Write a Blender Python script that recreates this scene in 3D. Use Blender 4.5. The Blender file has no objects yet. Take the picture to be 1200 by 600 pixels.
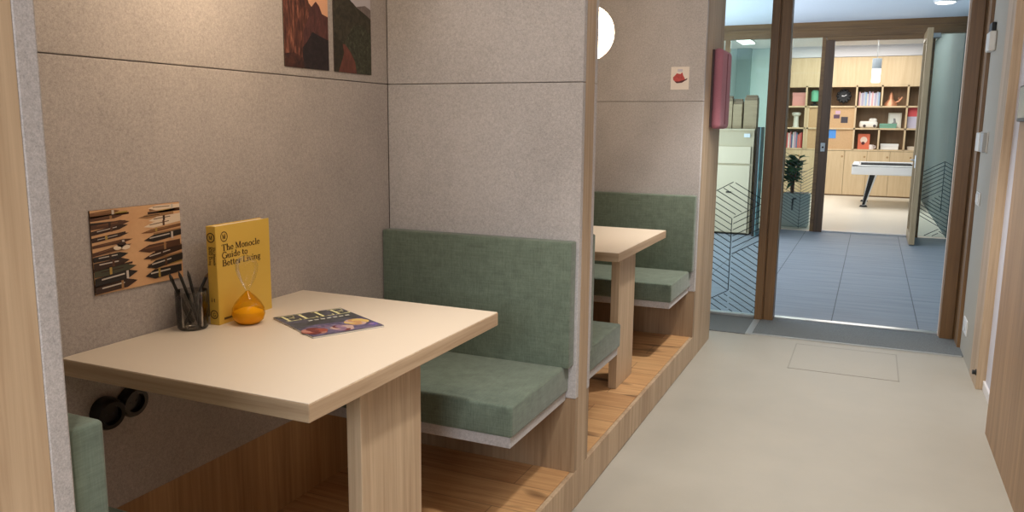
import bpy, bmesh, math, random
from mathutils import Vector, Matrix
rnd = random.Random(7)
scene = bpy.context.scene
COL = scene.collection
PI = math.pi

# ------------------------------------------------------------------ helpers
def srgb(r, g, b):
    f = lambda c: (c/255/12.92) if c/255 <= .04045 else ((c/255+.055)/1.055)**2.4
    return (f(r), f(g), f(b), 1.0)

def setp(o, label=None, cat=None, group=None, kind=None):
    if label: o['label'] = label
    if cat: o['category'] = cat
    if group: o['group'] = group
    if kind: o['kind'] = kind
    return o

def thing(name, label, cat, loc=(0, 0, 0), group=None):
    o = bpy.data.objects.new(name, None)
    o.empty_display_size = .05
    COL.objects.link(o); o.location = loc
    return setp(o, label, cat, group)

def copy_tree(o, parent=None, shift=None):
    c = o.copy(); COL.objects.link(c)
    if parent: c.parent = parent
    if shift: c.location = Vector(o.location) + Vector(shift)
    for ch in list(o.children): copy_tree(ch, c)
    return c

class MB:
    """collects geometry in world coordinates for ONE mesh object"""
    def __init__(s): s.bm = bmesh.new()
    def _mi(s, faces, mi):
        for f in faces: f.material_index = mi
    def box(s, x0, x1, y0, y1, z0, z1, bev=0, seg=2, mi=0, rot=None, piv=None):
        b = bmesh.new()
        m = Matrix.Translation(((x0+x1)/2, (y0+y1)/2, (z0+z1)/2)) @ Matrix.Diagonal((abs(x1-x0), abs(y1-y0), abs(z1-z0), 1))
        bmesh.ops.create_cube(b, size=1, matrix=m)
        if bev: bmesh.ops.bevel(b, geom=b.edges[:], offset=bev, segments=seg, affect='EDGES', profile=.5)
        if rot is not None:
            p = Vector(piv) if piv else Vector(((x0+x1)/2, (y0+y1)/2, (z0+z1)/2))
            bmesh.ops.transform(b, matrix=Matrix.Translation(p) @ rot @ Matrix.Translation(-p), verts=b.verts)
        s._mi(b.faces, mi); s.merge(b); return s
    def merge(s, b):
        me = bpy.data.meshes.new('t'); b.to_mesh(me); b.free(); s.bm.from_mesh(me); bpy.data.meshes.remove(me)
    def cyl(s, p0, p1, r0, r1=None, n=24, mi=0, caps=True):
        r1 = r0 if r1 is None else r1
        p0, p1 = Vector(p0), Vector(p1); d = p1-p0
        b = bmesh.new()
        bmesh.ops.create_cone(b, cap_ends=caps, segments=n, radius1=r0, radius2=max(r1, 1e-5), depth=d.length)
        q = Vector((0, 0, 1)).rotation_difference(d.normalized()).to_matrix().to_4x4()
        bmesh.ops.transform(b, matrix=Matrix.Translation((p0+p1)/2) @ q, verts=b.verts)
        s._mi(b.faces, mi); s.merge(b); return s
    def lathe(s, prof, c, n=32, mi=0, axis=None):
        c = Vector(c); b = bmesh.new(); rings = []
        q = Vector((0, 0, 1)).rotation_difference(Vector(axis).normalized()).to_matrix() if axis else Matrix.Identity(3)
        for r, z in prof:
            if r < 1e-6: rings.append([b.verts.new(c+q @ Vector((0, 0, z)))])
            else: rings.append([b.verts.new(c+q @ Vector((r*math.cos(2*PI*k/n), r*math.sin(2*PI*k/n), z))) for k in range(n)])
        for a, d in zip(rings, rings[1:]):
            for k in range(n):
                k2 = (k+1) % n
                vs = []
                for v in ([a[0]] if len(a) == 1 else [a[k], a[k2]]) + ([d[0]] if len(d) == 1 else [d[k2], d[k]]): vs.append(v)
                if len(vs) > 2: b.faces.new(vs)
        bmesh.ops.recalc_face_normals(b, faces=b.faces)
        s._mi(b.faces, mi); s.merge(b); return s
    def poly(s, pts, mi=0):
        f = s.bm.faces.new([s.bm.verts.new(Vector(p)) for p in pts]); f.material_index = mi; return s
    def prism(s, pts, d, mi=0):
        b = bmesh.new(); d = Vector(d)
        f = b.faces.new([b.verts.new(Vector(p)) for p in pts])
        r = bmesh.ops.extrude_face_region(b, geom=[f])
        bmesh.ops.translate(b, vec=d, verts=[v for v in r['geom'] if isinstance(v, bmesh.types.BMVert)])
        bmesh.ops.recalc_face_normals(b, faces=b.faces)
        s._mi(b.faces, mi); s.merge(b); return s
    def sphere(s, c, r, u=32, v=20, mi=0, sc=(1, 1, 1)):
        b = bmesh.new()
        bmesh.ops.create_uvsphere(b, u_segments=u, v_segments=v, radius=r, matrix=Matrix.Translation(c) @ Matrix.Diagonal((*sc, 1)))
        s._mi(b.faces, mi); s.merge(b); return s
    def tube(s, pts, r, n=8, mi=0):
        pts = [Vector(p) for p in pts]
        for a, b2 in zip(pts, pts[1:]): s.cyl(a, b2, r, n=n, mi=mi)
        return s
    def build(s, name, mats, parent=None, smooth=False, loc=None):
        if not isinstance(mats, (list, tuple)): mats = [mats]
        o0 = Vector(parent_world(parent)) if parent else Vector(loc or (0, 0, 0))
        bmesh.ops.translate(s.bm, vec=-o0, verts=s.bm.verts)
        me = bpy.data.meshes.new(name); s.bm.to_mesh(me); s.bm.free()
        for m in mats: me.materials.append(m)
        if smooth:
            for p in me.polygons: p.use_smooth = True
            try: me.set_sharp_from_angle(angle=math.radians(40))
            except Exception: pass
        o = bpy.data.objects.new(name, me); COL.objects.link(o)
        if parent: o.parent = parent
        else: o.location = o0
        return o

def parent_world(p):
    v = Vector((0, 0, 0))
    while p: v += Vector(p.location); p = p.parent
    return v

def struct(o, label=None):
    o['kind'] = 'structure'
    if label: o['label'] = label
    return o

# ------------------------------------------------------------------ materials
def newmat(name):
    m = bpy.data.materials.new(name); m.use_nodes = True
    nt = m.node_tree; b = nt.nodes['Principled BSDF']
    return m, nt, b
def N(nt, t, **k):
    n = nt.nodes.new(t)
    for a, v in k.items(): setattr(n, a, v)
    return n
def plain(name, col, rough=.5, metal=0, spec=.5):
    m, nt, b = newmat(name)
    b.inputs['Base Color'].default_value = col; b.inputs['Roughness'].default_value = rough
    b.inputs['Metallic'].default_value = metal; b.inputs['Specular IOR Level'].default_value = spec
    return m
def noise(nt, vec, scale=(1, 1, 1), s=1, detail=4, rough=.55, dist=0):
    mp = N(nt, 'ShaderNodeMapping'); mp.inputs['Scale'].default_value = scale
    nt.links.new(vec, mp.inputs['Vector'])
    n = N(nt, 'ShaderNodeTexNoise'); n.inputs['Scale'].default_value = s; n.inputs['Detail'].default_value = detail
    n.inputs['Roughness'].default_value = rough; n.inputs['Distortion'].default_value = dist
    nt.links.new(mp.outputs[0], n.inputs['Vector'])
    return n.outputs['Fac']
def ramp(nt, fac, stops):
    r = N(nt, 'ShaderNodeValToRGB'); e = r.color_ramp.elements
    while len(e) < len(stops): e.new(.5)
    for el, (p, c) in zip(e, stops): el.position = p; el.color = c
    nt.links.new(fac, r.inputs['Fac']); return r.outputs['Color']
def mix(nt, a, b, fac, mode='MIX'):
    m = N(nt, 'ShaderNodeMix', data_type='RGBA', blend_type=mode)
    for sock, v in ((m.inputs[6], a), (m.inputs[7], b)):
        if isinstance(v, tuple): sock.default_value = v
        else: nt.links.new(v, sock)
    if isinstance(fac, (int, float)): m.inputs[0].default_value = fac
    else: nt.links.new(fac, m.inputs[0])
    return m.outputs[2]
def bump(nt, b, h, strength=.2, dist=.002):
    bp = N(nt, 'ShaderNodeBump'); bp.inputs['Strength'].default_value = strength; bp.inputs['Distance'].default_value = dist
    nt.links.new(h, bp.inputs['Height']); nt.links.new(bp.outputs[0], b.inputs['Normal'])
def ocoord(nt): return N(nt, 'ShaderNodeTexCoord').outputs['Object']

def wood(name, light, dark, axis='z', rough=.5, fine=70, contrast=1):
    m, nt, b = newmat(name); v = ocoord(nt)
    k = {'x': (2.2, fine, fine), 'y': (fine, 2.2, fine), 'z': (fine, fine, 2.2)}[axis]
    k2 = {'x': (.5, 9, 9), 'y': (9, .5, 9), 'z': (9, 9, .5)}[axis]
    n1 = noise(nt, v, k, 1, 6, .62, .4); n2 = noise(nt, v, k2, 1, 3, .5, 1.2)
    midc = tuple((light[i]+dark[i])/2 for i in range(3))+(1,)
    c1 = ramp(nt, n1, [(.5-.22/contrast, dark), (.5+.2/contrast, light)])
    c2 = ramp(nt, n2, [(.35, dark), (.62, light)])
    c = mix(nt, c1, c2, .4)
    nt.links.new(c, b.inputs['Base Color']); b.inputs['Roughness'].default_value = rough
    bump(nt, b, n1, .08, .001)
    return m

def felt(name, base, var=.3):
    m, nt, b = newmat(name); v = ocoord(nt)
    n1 = noise(nt, v, (1, 1, 1), 420, 3, .7); n2 = noise(nt, v, (1, 1, 1), 120, 5, .85); n3 = noise(nt, v, (1, 1, 1), 5, 2)
    lo = tuple(c*(1-var*1.7) for c in base[:3])+(1,); hi = tuple(min(1, c*(1+var)) for c in base[:3])+(1,)
    c1 = ramp(nt, n1, [(.32, lo), (.68, hi)]); c2 = ramp(nt, n2, [(.3, lo), (.7, hi)])
    c = mix(nt, c1, c2, .55); c = mix(nt, c, ramp(nt, n3, [(.3, lo), (.7, hi)]), .12)
    nt.links.new(c, b.inputs['Base Color']); b.inputs['Roughness'].default_value = .95
    b.inputs['Specular IOR Level'].default_value = .15
    b.inputs['Sheen Weight'].default_value = .15
    bump(nt, b, n2, .35, .002)
    return m

def fabric(name, base, var=.22):
    m, nt, b = newmat(name); v = ocoord(nt)
    n1 = noise(nt, v, (170, 170, 10), 1, 5, .75); n2 = noise(nt, v, (12, 12, 220), 1, 4, .75); n4 = noise(nt, v, (260, 18, 60), 1, 3, .6)
    n3 = noise(nt, v, (1, 1, 1), 26, 4, .6)
    lo = tuple(c*(1-var*1.5) for c in base[:3])+(1,); hi = tuple(min(1, c*(1+var)) for c in base[:3])+(1,)
    c = mix(nt, ramp(nt, n1, [(.3, lo), (.7, hi)]), ramp(nt, n2, [(.3, lo), (.7, hi)]), .5)
    c = mix(nt, c, ramp(nt, n4, [(.3, lo), (.7, hi)]), .3)
    c = mix(nt, c, ramp(nt, n3, [(.3, lo), (.7, hi)]), .25)
    nt.links.new(c, b.inputs['Base Color']); b.inputs['Roughness'].default_value = .85
    b.inputs['Sheen Weight'].default_value = .2; b.inputs['Specular IOR Level'].default_value = .25
    bump(nt, b, n1, .25, .001)
    return m

def thin_glass(name, tint, refl=1.0, rough=0.0):
    m = bpy.data.materials.new(name); m.use_nodes = True; nt = m.node_tree; nt.nodes.clear()
    t = N(nt, 'ShaderNodeBsdfTransparent'); t.inputs[0].default_value = tint
    g = N(nt, 'ShaderNodeBsdfGlossy'); g.inputs['Roughness'].default_value = rough
    fr = N(nt, 'ShaderNodeFresnel'); fr.inputs['IOR'].default_value = 1.5
    mu = N(nt, 'ShaderNodeMath', operation='MULTIPLY'); mu.inputs[1].default_value = refl
    nt.links.new(fr.outputs[0], mu.inputs[0])
    mx = N(nt, 'ShaderNodeMixShader'); nt.links.new(mu.outputs[0], mx.inputs[0])
    nt.links.new(t.outputs[0], mx.inputs[1]); nt.links.new(g.outputs[0], mx.inputs[2])
    o = N(nt, 'ShaderNodeOutputMaterial'); nt.links.new(mx.outputs[0], o.inputs[0])
    return m
def emis(name, col, st):
    m, nt, b = newmat(name)
    b.inputs['Emission Color'].default_value = col; b.inputs['Emission Strength'].default_value = st
    b.inputs['Base Color'].default_value = (.8, .8, .8, 1); return m

OAK_L, OAK_D = srgb(204, 180, 150), srgb(152, 124, 96)
M = {}
M['oak_z'] = wood('oak_upright', OAK_L, OAK_D, 'z')
M['oak_x'] = wood('oak_across', OAK_L, OAK_D, 'x')
M['oak_y'] = wood('oak_along', OAK_L, OAK_D, 'y')
M['oak_warm'] = wood('oak_warm', srgb(190, 154, 112), srgb(140, 104, 68), 'z')
M['oak_grey'] = wood('oak_greyed', srgb(172, 146, 116), srgb(128, 102, 76), 'z')
M['oak_dark'] = wood('oak_dark', srgb(134, 100, 62), srgb(94, 66, 38), 'z', .4)
M['oak_dark_x'] = wood('oak_dark_across', srgb(134, 100, 62), srgb(94, 66, 38), 'x', .4)
M['oak_old'] = wood('oak_worn', srgb(186, 160, 124), srgb(130, 106, 76), 'z', .4)
M['pale_wood'] = wood('pale_wood', srgb(222, 198, 160), srgb(204, 176, 136), 'z', .5, 25)
M['pale_wood_shade'] = wood('pale_wood_shaded', srgb(140, 112, 80), srgb(120, 94, 64), 'z', .5, 25)  # darker copy of the pale wood, compartment shade put into its colour
M['felt'] = felt('felt_grey', srgb(182, 174, 170))
M['felt_pale'] = felt('felt_pale', srgb(190, 185, 184))
M['felt_pink'] = felt('felt_pink', srgb(184, 122, 136), .1)
M['fabric'] = fabric('fabric_green', srgb(106, 119, 105), .36)
M['laminate'] = plain('laminate', srgb(222, 208, 190), .42)
M['white'] = plain('white_paint', srgb(226, 224, 226), .6)
M['lav'] = plain('pale_wall_paint', srgb(208, 208, 220), .7)
M['greywall'] = plain('grey_green_paint', srgb(164, 157, 143), .6)
M['teal'] = plain('pale_teal_paint', srgb(212, 232, 230), .7)
M['tealgrey'] = plain('teal_grey_paint', srgb(140, 164, 164), .7)
M['ceil'] = plain('ceiling_paint', srgb(232, 232, 234), .8)
M['plastic_white'] = plain('plastic_white', srgb(226, 226, 224), .35)
M['plastic_black'] = plain('plastic_black', srgb(11, 11, 12), .3)
M['black'] = plain('black_matt', srgb(20, 20, 22), .55)
M['steel'] = plain('steel', srgb(205, 207, 210), .28, 1)
M['steel_matt'] = plain('steel_matt', srgb(180, 182, 182), .5, .6)
M['film'] = plain('film_black', srgb(22, 30, 36), .5)
M['film_grey'] = plain('film_grey', srgb(62, 80, 84), .5)
M['glass'] = thin_glass('pane_glass', (.91, .975, .965, 1), .9)
M['glass_clear'] = thin_glass('clear_glass', (.985, .99, .99, 1), .35)
M['glass_smoke'] = thin_glass('smoked_glass', (.80, .79, .78, 1), .9)
M['glass_amber'] = thin_glass('amber_glass', (.99, .83, .32, 1), .5)
M['sand'] = plain('yellow_sand', srgb(250, 200, 70), .9)
M['globe'] = emis('lamp_globe', (1.0, .77, .52, 1), 14.0)
M['ceiling_lamp'] = emis('ceiling_lamp_glow', (1, .97, .92, 1), 6)

def mat_floor():
    m, nt, b = newmat('resin_floor'); v = ocoord(nt)
    n = noise(nt, v, (1, 1, 1), 3.5, 5, .6); n2 = noise(nt, v, (1, 1, 1), 300, 2)
    c = ramp(nt, n, [(.3, srgb(165, 160, 149)), (.7, srgb(174, 169, 158))])
    c = mix(nt, c, ramp(nt, n2, [(.3, srgb(156, 151, 140)), (.7, srgb(184, 179, 168))]), .15)
    nt.links.new(c, b.inputs['Base Color'])
    nt.links.new(ramp(nt, n, [(.3, (.46, .46, .46, 1)), (.7, (.56, .56, .56, 1))]), b.inputs['Roughness'])
    return m
M['floor'] = mat_floor()
def mat_tiles():
    m, nt, b = newmat('lobby_tiles')
    v = ocoord(nt)
    mp = N(nt, 'ShaderNodeMapping'); mp.inputs['Location'].default_value = (.19, -6.4, 0); nt.links.new(v, mp.inputs['Vector'])
    br = N(nt, 'ShaderNodeTexBrick'); br.offset = 0; br.squash = 1
    br.inputs['Scale'].default_value = 1; br.inputs['Brick Width'].default_value = .6; br.inputs['Row Height'].default_value = 1.2
    br.inputs['Mortar Size'].default_value = .004; br.inputs['Mortar Smooth'].default_value = .2; br.inputs['Bias'].default_value = 0
    br.inputs['Color1'].default_value = srgb(142, 146, 152); br.inputs['Color2'].default_value = srgb(136, 141, 148); br.inputs['Mortar'].default_value = srgb(84, 88, 92)
    nt.links.new(mp.outputs[0], br.inputs['Vector'])
    n = noise(nt, v, (1.5, 14, 1), 1, 4)
    c = mix(nt, br.outputs['Color'], ramp(nt, n, [(.35, srgb(126, 130, 137)), (.65, srgb(158, 162, 168))]), .35)
    c = mix(nt, c, srgb(84, 88, 92), br.outputs['Fac'])
    nt.links.new(c, b.inputs['Base Color']); b.inputs['Roughness'].default_value = .6; b.inputs['Specular IOR Level'].default_value = .3
    return m
M['tiles'] = mat_tiles()
def mat_planks():
    m, nt, b = newmat('oak_planks'); v = ocoord(nt)
    mp = N(nt, 'ShaderNodeMapping'); mp.inputs['Location'].default_value = (.3, .11, 0); nt.links.new(v, mp.inputs['Vector'])
    br = N(nt, 'ShaderNodeTexBrick'); br.offset = .43
    br.inputs['Scale'].default_value = 1; br.inputs['Brick Width'].default_value = 1.9; br.inputs['Row Height'].default_value = .19
    br.inputs['Mortar Size'].default_value = .0022; br.inputs['Mortar Smooth'].default_value = .3; br.inputs['Bias'].default_value = 0
    br.inputs['Color1'].default_value = srgb(206, 162, 114); br.inputs['Color2'].default_value = srgb(166, 118, 76); br.inputs['Mortar'].default_value = srgb(70, 44, 26)
    nt.links.new(mp.outputs[0], br.inputs['Vector'])
    g = noise(nt, v, (3, 55, 55), 1, 6, .6, .6)
    c = mix(nt, br.outputs['Color'], ramp(nt, g, [(.3, srgb(150, 98, 56)), (.68, srgb(226, 184, 132))]), .45)
    k = noise(nt, v, (3.2, 11, 1), 1, 2, .4)
    kn = ramp(nt, k, [(.62, (0, 0, 0, 1)), (.74, (.85, .85, .85, 1))])
    c = mix(nt, c, srgb(74, 42, 22), kn)
    nt.links.new(c, b.inputs['Base Color']); b.inputs['Roughness'].default_value = .45
    return m
M['planks'] = mat_planks()
def mat_stone():
    m, nt, b = newmat('entrance_mat'); v = ocoord(nt)
    n = noise(nt, v, (1, 1, 1), 160, 3, .7)
    nt.links.new(ramp(nt, n, [(.3, srgb(84, 88, 90)), (.7, srgb(122, 126, 126))]), b.inputs['Base Color']); b.inputs['Roughness'].default_value = .8
    return m
M['mat'] = mat_stone()
def mat_cork():
    m, nt, b = newmat('pinboard'); v = ocoord(nt)
    n = noise(nt, v, (1, 1, 1), 60, 3, .7)
    nt.links.new(ramp(nt, n, [(.3, srgb(196, 158, 116)), (.7, srgb(212, 176, 134))]), b.inputs['Base Color']); b.inputs['Roughness'].default_value = .9
    return m
M['cork'] = mat_cork()
def streak(name, stops, scale, s=1, detail=5):
    m, nt, b = newmat(name); v = ocoord(nt)
    nt.links.new(ramp(nt, noise(nt, v, scale, s, detail, .65, .5), stops), b.inputs['Base Color']); b.inputs['Roughness'].default_value = .6
    return m
_cols = {}
def col(r, g, b, rough=.6):
    k = (r, g, b, rough)
    if k not in _cols: _cols[k] = plain('paint_%d_%d_%d' % (r, g, b), srgb(r, g, b), rough)
    return _cols[k]

# ------------------------------------------------------------------ dimensions (metres, floor z = 0, camera above the origin)
XW = -1.756          # felt face of the booth back wall
XC = -.947           # corridor face of the booths
PER = 2.203          # booth pitch
Y1A, Y1B = .527, .688      # near partition
Y2A, Y2B = 2.73, 2.891     # middle partition
Y3A, Y3B = 4.932, 5.536    # end block
ZP = .153            # platform height
ZT = .893            # table top
CEIL = 2.62
FELT0 = .447         # lower edge of the felt
SEAM = 1.613

# ------------------------------------------------------------------ setting : corridor
struct(MB().box(-1.95, 3, -3.2, 6.36, -.08, 0).build('floor', M['floor']))
struct(MB().box(-2.4, .9, -3.2, 6.30, CEIL, CEIL+.1).build('ceiling', M['ceil']))

def felt_panels(mb, x0, x1, y0, y1, z0, z1, seam=SEAM):
    g = .0011
    mb.box(x0, x1, y0, y1, z0, seam-g, .003, 2); mb.box(x0, x1, y0, y1, seam+g, z1, .003, 2)

# back wall of the booths
w = struct(MB().box(XW-.2, XW-.026, -1.0, 6.3, 0, CEIL).build('wall_left', col(104, 92, 82)))
for k, (a, b) in enumerate(((Y1B, Y2A), (Y2B, Y3A))):
    MB().box(XW-.026, XW-.004, a, b, ZP, FELT0+.02).build('wood_wainscot', M['oak_warm'], w)
    m = MB(); felt_panels(m, XW-.026, XW, a, b, FELT0, CEIL); m.build('felt_panel', M['felt'], w)

def partition(name, ya, yb, near, far):
    t = .031
    m = MB()
    if near: m.box(XC-.0005, XW-.0, ya+t, yb-t if far else yb, 0, CEIL)
    else: m.box(XC-.0005, XW, ya, yb-t, 0, CEIL)
    o = struct(m.build(name, M['oak_z']))
    lo = MB()
    if near: lo.box(XW, XC-.001, ya+.003, ya+t, ZP, FELT0-.001)
    if far: lo.box(XW, XC-.001, yb-t, yb-.003, ZP, FELT0-.001)
    lo.build('wood_wainscot', M['oak_grey'], o)
    for flag, a, b in ((near, ya, ya+t), (far, yb-t, yb)):
        if flag:
            m = MB(); felt_panels(m, XW, XC, a, b, FELT0, CEIL); m.build('felt_panel', M['felt_pale'], o)
    return o
partition('wall_partition_near', Y1A-.06, Y1B, False, True)
partition('wall_partition_middle', Y2A, Y2B, True, True)
o = partition('wall_partition_end', Y3A, Y3B, True, False)

# raised oak platform with its fascia
pl = struct(MB().box(XW-.02, XC-.018, Y1B-.6, Y3A+.1, 0, ZP).build('floor_platform', M['planks']))
MB().box(XC-.018, XC, -.6, Y3A+.1, 0.004, ZP-.001, .0015, 1).build('fascia', M['oak_z'], pl)

# right-hand side: wood clad volume, pale recess, grey wall with oak edge
struct(MB().box(.605, .9, -3.2, 4.34, 0.0, CEIL).build('wall_right', wood('oak_panel', srgb(176, 142, 106), srgb(134, 104, 76), 'z')))
o = struct(MB().box(.685, .9, 4.34, 5.095, 0, CEIL).build('wall_recess', M['lav']))
MB().box(.672, .685, 4.34, 5.095, 0, .055, .002, 1).build('baseboard', M['white'], o)
o = struct(MB().box(.64, .9, 5.41, 6.3, 0, CEIL).build('wall_right_grey', M['greywall']))
MB().box(.638, .9, 5.095, 5.41, .0, CEIL, .002, 1).build('oak_edge', M['oak_z'], o)
struct(MB().box(.62, .64, 6.03, 6.26, 0, CEIL).build('trim_doorway', M['oak_dark']))

# entrance mat, threshold strips, floor hatch
o = struct(MB().box(-1.9, -.735, 5.77, 6.30, 0, .006).box(-.69, .64, 5.80, 6.36, 0, .008).build('floor_mat', M['mat']))
MB().box(-.735, -.69, 5.77, 6.24, 0, .010, .001, 1).box(-.69, .63, 5.785, 5.80, 0, .009).build('metal_strip', M['steel_matt'], o)
struct(MB().box(-.60, .53, 6.36, 6.43, 0, .014, .003, 1).build('trim_threshold', M['steel']))
h = thing('floor_hatch', 'flush rectangular hatch outlined by thin lines in the corridor floor', 'hatch', (-.07, 5.36, 0))
M['hatchline'] = plain('hatch_line', srgb(150, 145, 134), .5)
MB().box(-.376, .242, 5.055, 5.665, 0, .0012).build('cover', M['floor'], h)
m = MB()
for a in ((-.38, -.372, 5.05, 5.67), (.238, .246, 5.05, 5.67)): m.box(*a, 0, .0018)
for a in ((-.38, .246, 5.05, 5.058), (-.38, .246, 5.662, 5.67)): m.box(*a, 0, .0018)
m.build('frame', M['hatchline'], h)

# ------------------------------------------------------------------ doorway 1 with glazed side light
dw = struct(MB().box(-.737, -.678, 6.25, 6.40, 0, 2.9, .004, 1).box(-.672, -.600, 6.262, 6.39, 0, 2.9, .004, 1)
            .box(-.68, -.67, 6.275, 6.39, 0, 2.9).box(.528, .612, 6.25, 6.40, 0, 2.9, .004, 1).box(.614, .64, 6.26, 6.40, 0, 2.9, .003, 1)
            .box(-2.0, .64, 6.25, 6.40, 2.62, 2.9).build('door_1', M['oak_dark']))
MB().box(.522, .528, 6.30, 6.36, 0, 2.62).build('edge_strip', plain('edge_strip', srgb(190, 168, 150), .4), dw)

def hatch_lines(mb, xl, xr, zb, zt, x0, y, w, segs):
    """segs: list of (slope, c0, c1, n, cond); line z = c + slope*(x-x0) kept where cond(x-x0, z)"""
    def run(s, c, cond):
        pts = []
        K = 80
        for k in range(K+1):
            x = xl+(xr-xl)*k/K; z = c+s*(x-x0)
            ok = zb <= z <= zt and cond(x-x0, z)
            if ok: pts.append((x, z))
            if (not ok or k == K) and len(pts) > 1:
                (xa, za), (xb, zb2) = pts[0], pts[-1]
                mb.prism([(xa, y, za-w/2), (xb, y, zb2-w/2), (xb, y, zb2+w/2), (xa, y, za+w/2)], (0, .0006, 0)); pts = []
            elif not ok: pts = []
    for s, c0, c1, n, cond in segs:
        for k in range(n+1): run(s, c0+(c1-c0)*k/max(n, 1), cond)
T3 = math.tan(PI/6)
def cube_pattern(xl, xr, zb, x0, apex, a, y, w, step=6):
    mb = MB(); z1 = apex-a; z2 = apex-2*a; z3 = apex-3*a
    L = lambda d, z: d <= .001
    Rr = lambda d, z: d >= -.001
    segs = [
        (T3, apex, apex, 0, L), (-T3, apex, apex, 0, Rr),
        (-T3, z1, apex, step, lambda d, z: (z <= apex+T3*d) if d < 0 else (z >= z1+T3*d)),
        (T3, z1, z2, step, Rr), (-T3, z1, z3, 2*step, L),
        (-T3, z2-4*a, z2+a*1.5, int(5.5*step), lambda d, z: d >= 0 and z <= z2+T3*d),
        (T3, z3, z3, 0, L),
        (-T3, z3-4*a, z3, 4*step, lambda d, z: d <= 0 and z <= z3+T3*d)]
    hatch_lines(mb, xl, xr, zb, 3, x0, y, w, segs)
    mb.box(x0-w/2, x0+w/2, y, y+.0006, z3, z1)
    return mb
w1 = struct(MB().box(-2.0, -.737, 6.335, 6.345, .02, 2.62).build('window_1', M['glass']))
cube_pattern(-1.9, -.74, .03, -.955, 1.048, .284, 6.3335, .0068).build('film_lines', M['film'], w1)
MB().box(-2.0, -.737, 6.30, 6.38, 0, .02).build('sill', M['steel_matt'], w1)

# ------------------------------------------------------------------ lobby
struct(MB().box(-4.2, 2.6, 6.36, 12.2, -.08, 0).build('floor_lobby', M['tiles']))
struct(MB().box(-4.2, 2.6, 6.30, 12.2, 2.91, 3.0).build('ceiling_lobby', plain('lobby_ceiling_paint', srgb(226, 232, 242), .8)))
struct(MB().box(1.35, 1.45, 6.4, 12.2, 0, 2.91).build('wall_lobby_right', M['tealgrey']))
struct(MB().box(.64, 1.45, 6.3, 6.4, 0, 2.91).build('wall_lobby_front', M['white']))
cl = thing('ceiling_light', 'round flush white light in the lobby ceiling', 'lamp', (.63, 10.62, 2.91))
MB().lathe([(0, -.03), (.09, -.03), (.105, -.02), (.105, -.004)], (.63, 10.62, 2.908)).build('diffuser', M['ceiling_lamp'], cl, True)
MB().lathe([(.105, -.024), (.118, -.018), (.118, 0), (.105, 0)], (.63, 10.62, 2.91)).build('rim', M['plastic_white'], cl, True)

# ------------------------------------------------------------------ second glazing (frame, panes, open door)
Y2G = 12.2
g2 = struct(MB().box(-3.2, 1.9, Y2G-.04, Y2G+.08, 2.71, 2.91).box(-3.2, 1.9, Y2G-.05, Y2G+.08, 2.80, 2.83)
            .box(-2.06, -1.99, Y2G-.03, Y2G+.06, 0, 2.71).box(-1.42, -1.14, Y2G-.03, Y2G+.06, 0, 2.71)
            .box(-.745, -.695, Y2G-.03, Y2G+.06, 0, 2.71, .003, 1)
            .box(.575, .65, Y2G-.03, Y2G+.06, 0, 2.71).box(1.25, 1.35, Y2G-.03, Y2G+.06, 0, 2.71)
            .box(-.69, .58, Y2G-.03, Y2G+.06, 2.65, 2.71).build('door_2', M['oak_dark_x']))
MB().box(-.695, -.58, Y2G-.045, Y2G+.07, 0, 2.66, .003, 1).box(.52, .575, Y2G-.02, Y2G+.06, 0, 2.66).build('door_lining', wood('oak_darker', srgb(98, 70, 48), srgb(62, 44, 30), 'z', .35), g2)
MB().box(-.60, .54, Y2G-.02, Y2G+.10, 0, .022, .002, 1).build('threshold', M['steel'], g2)
lk = MB().box(-.672, -.612, Y2G-.058, Y2G-.045, 1.14, 1.26, .004, 2)
lk = lk.build('lock_plate', M['steel_matt'], g2)
MB().cyl((-.642, Y2G-.066, 1.2), (-.642, Y2G-.057, 1.2), .014, n=16).build('keyhole', M['black'], lk)
w2 = struct(MB().box(-1.14, -.745, Y2G+.01, Y2G+.02, .02, 2.71).build('window_2', M['glass']))
m = MB(); Vc = lambda d, z: True
hatch_lines(m, -1.14, -.745, .03, 1.25, -.90, Y2G+.006, .007, [(-T3, .98, .05, 20, lambda d, z: d <= 0), (T3, .82, .05, 17, lambda d, z: d >= 0), (-T3, 1.2, 1.0, 4, lambda d, z: z < 1.03+T3*d and d <= .02)])
m.box(-.9035, -.8965, Y2G+.006, Y2G+.0066, .03, .98)
m.build('film_lines', M['film_grey'], w2)
w3 = struct(MB().box(.65, 1.25, Y2G+.01, Y2G+.02, .02, 2.71).build('window_3', M['glass']))
m = MB()
hatch_lines(m, .655, 1.24, .03, 1.25, .90, Y2G+.006, .010, [(T3, 1.04, .66, 7, lambda d, z: d <= 0), (-T3, 1.04, .10, 18, lambda d, z: d >= 0 and z > .34+T3*d*.6 or d >= 0), (-T3, .60, .16, 9, lambda d, z: d <= 0 and z < .60+T3*d), (T3, .13, .02, 2, lambda d, z: d <= 0)])
m.box(.895, .905, Y2G+.006, Y2G+.0066, .36, 1.04)
m.build('film_lines', M['film_grey'], w3)
struct(MB().box(-1.99, -1.42, Y2G+.01, Y2G+.02, .02, 2.71).build('window_4', M['glass']))
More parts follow.
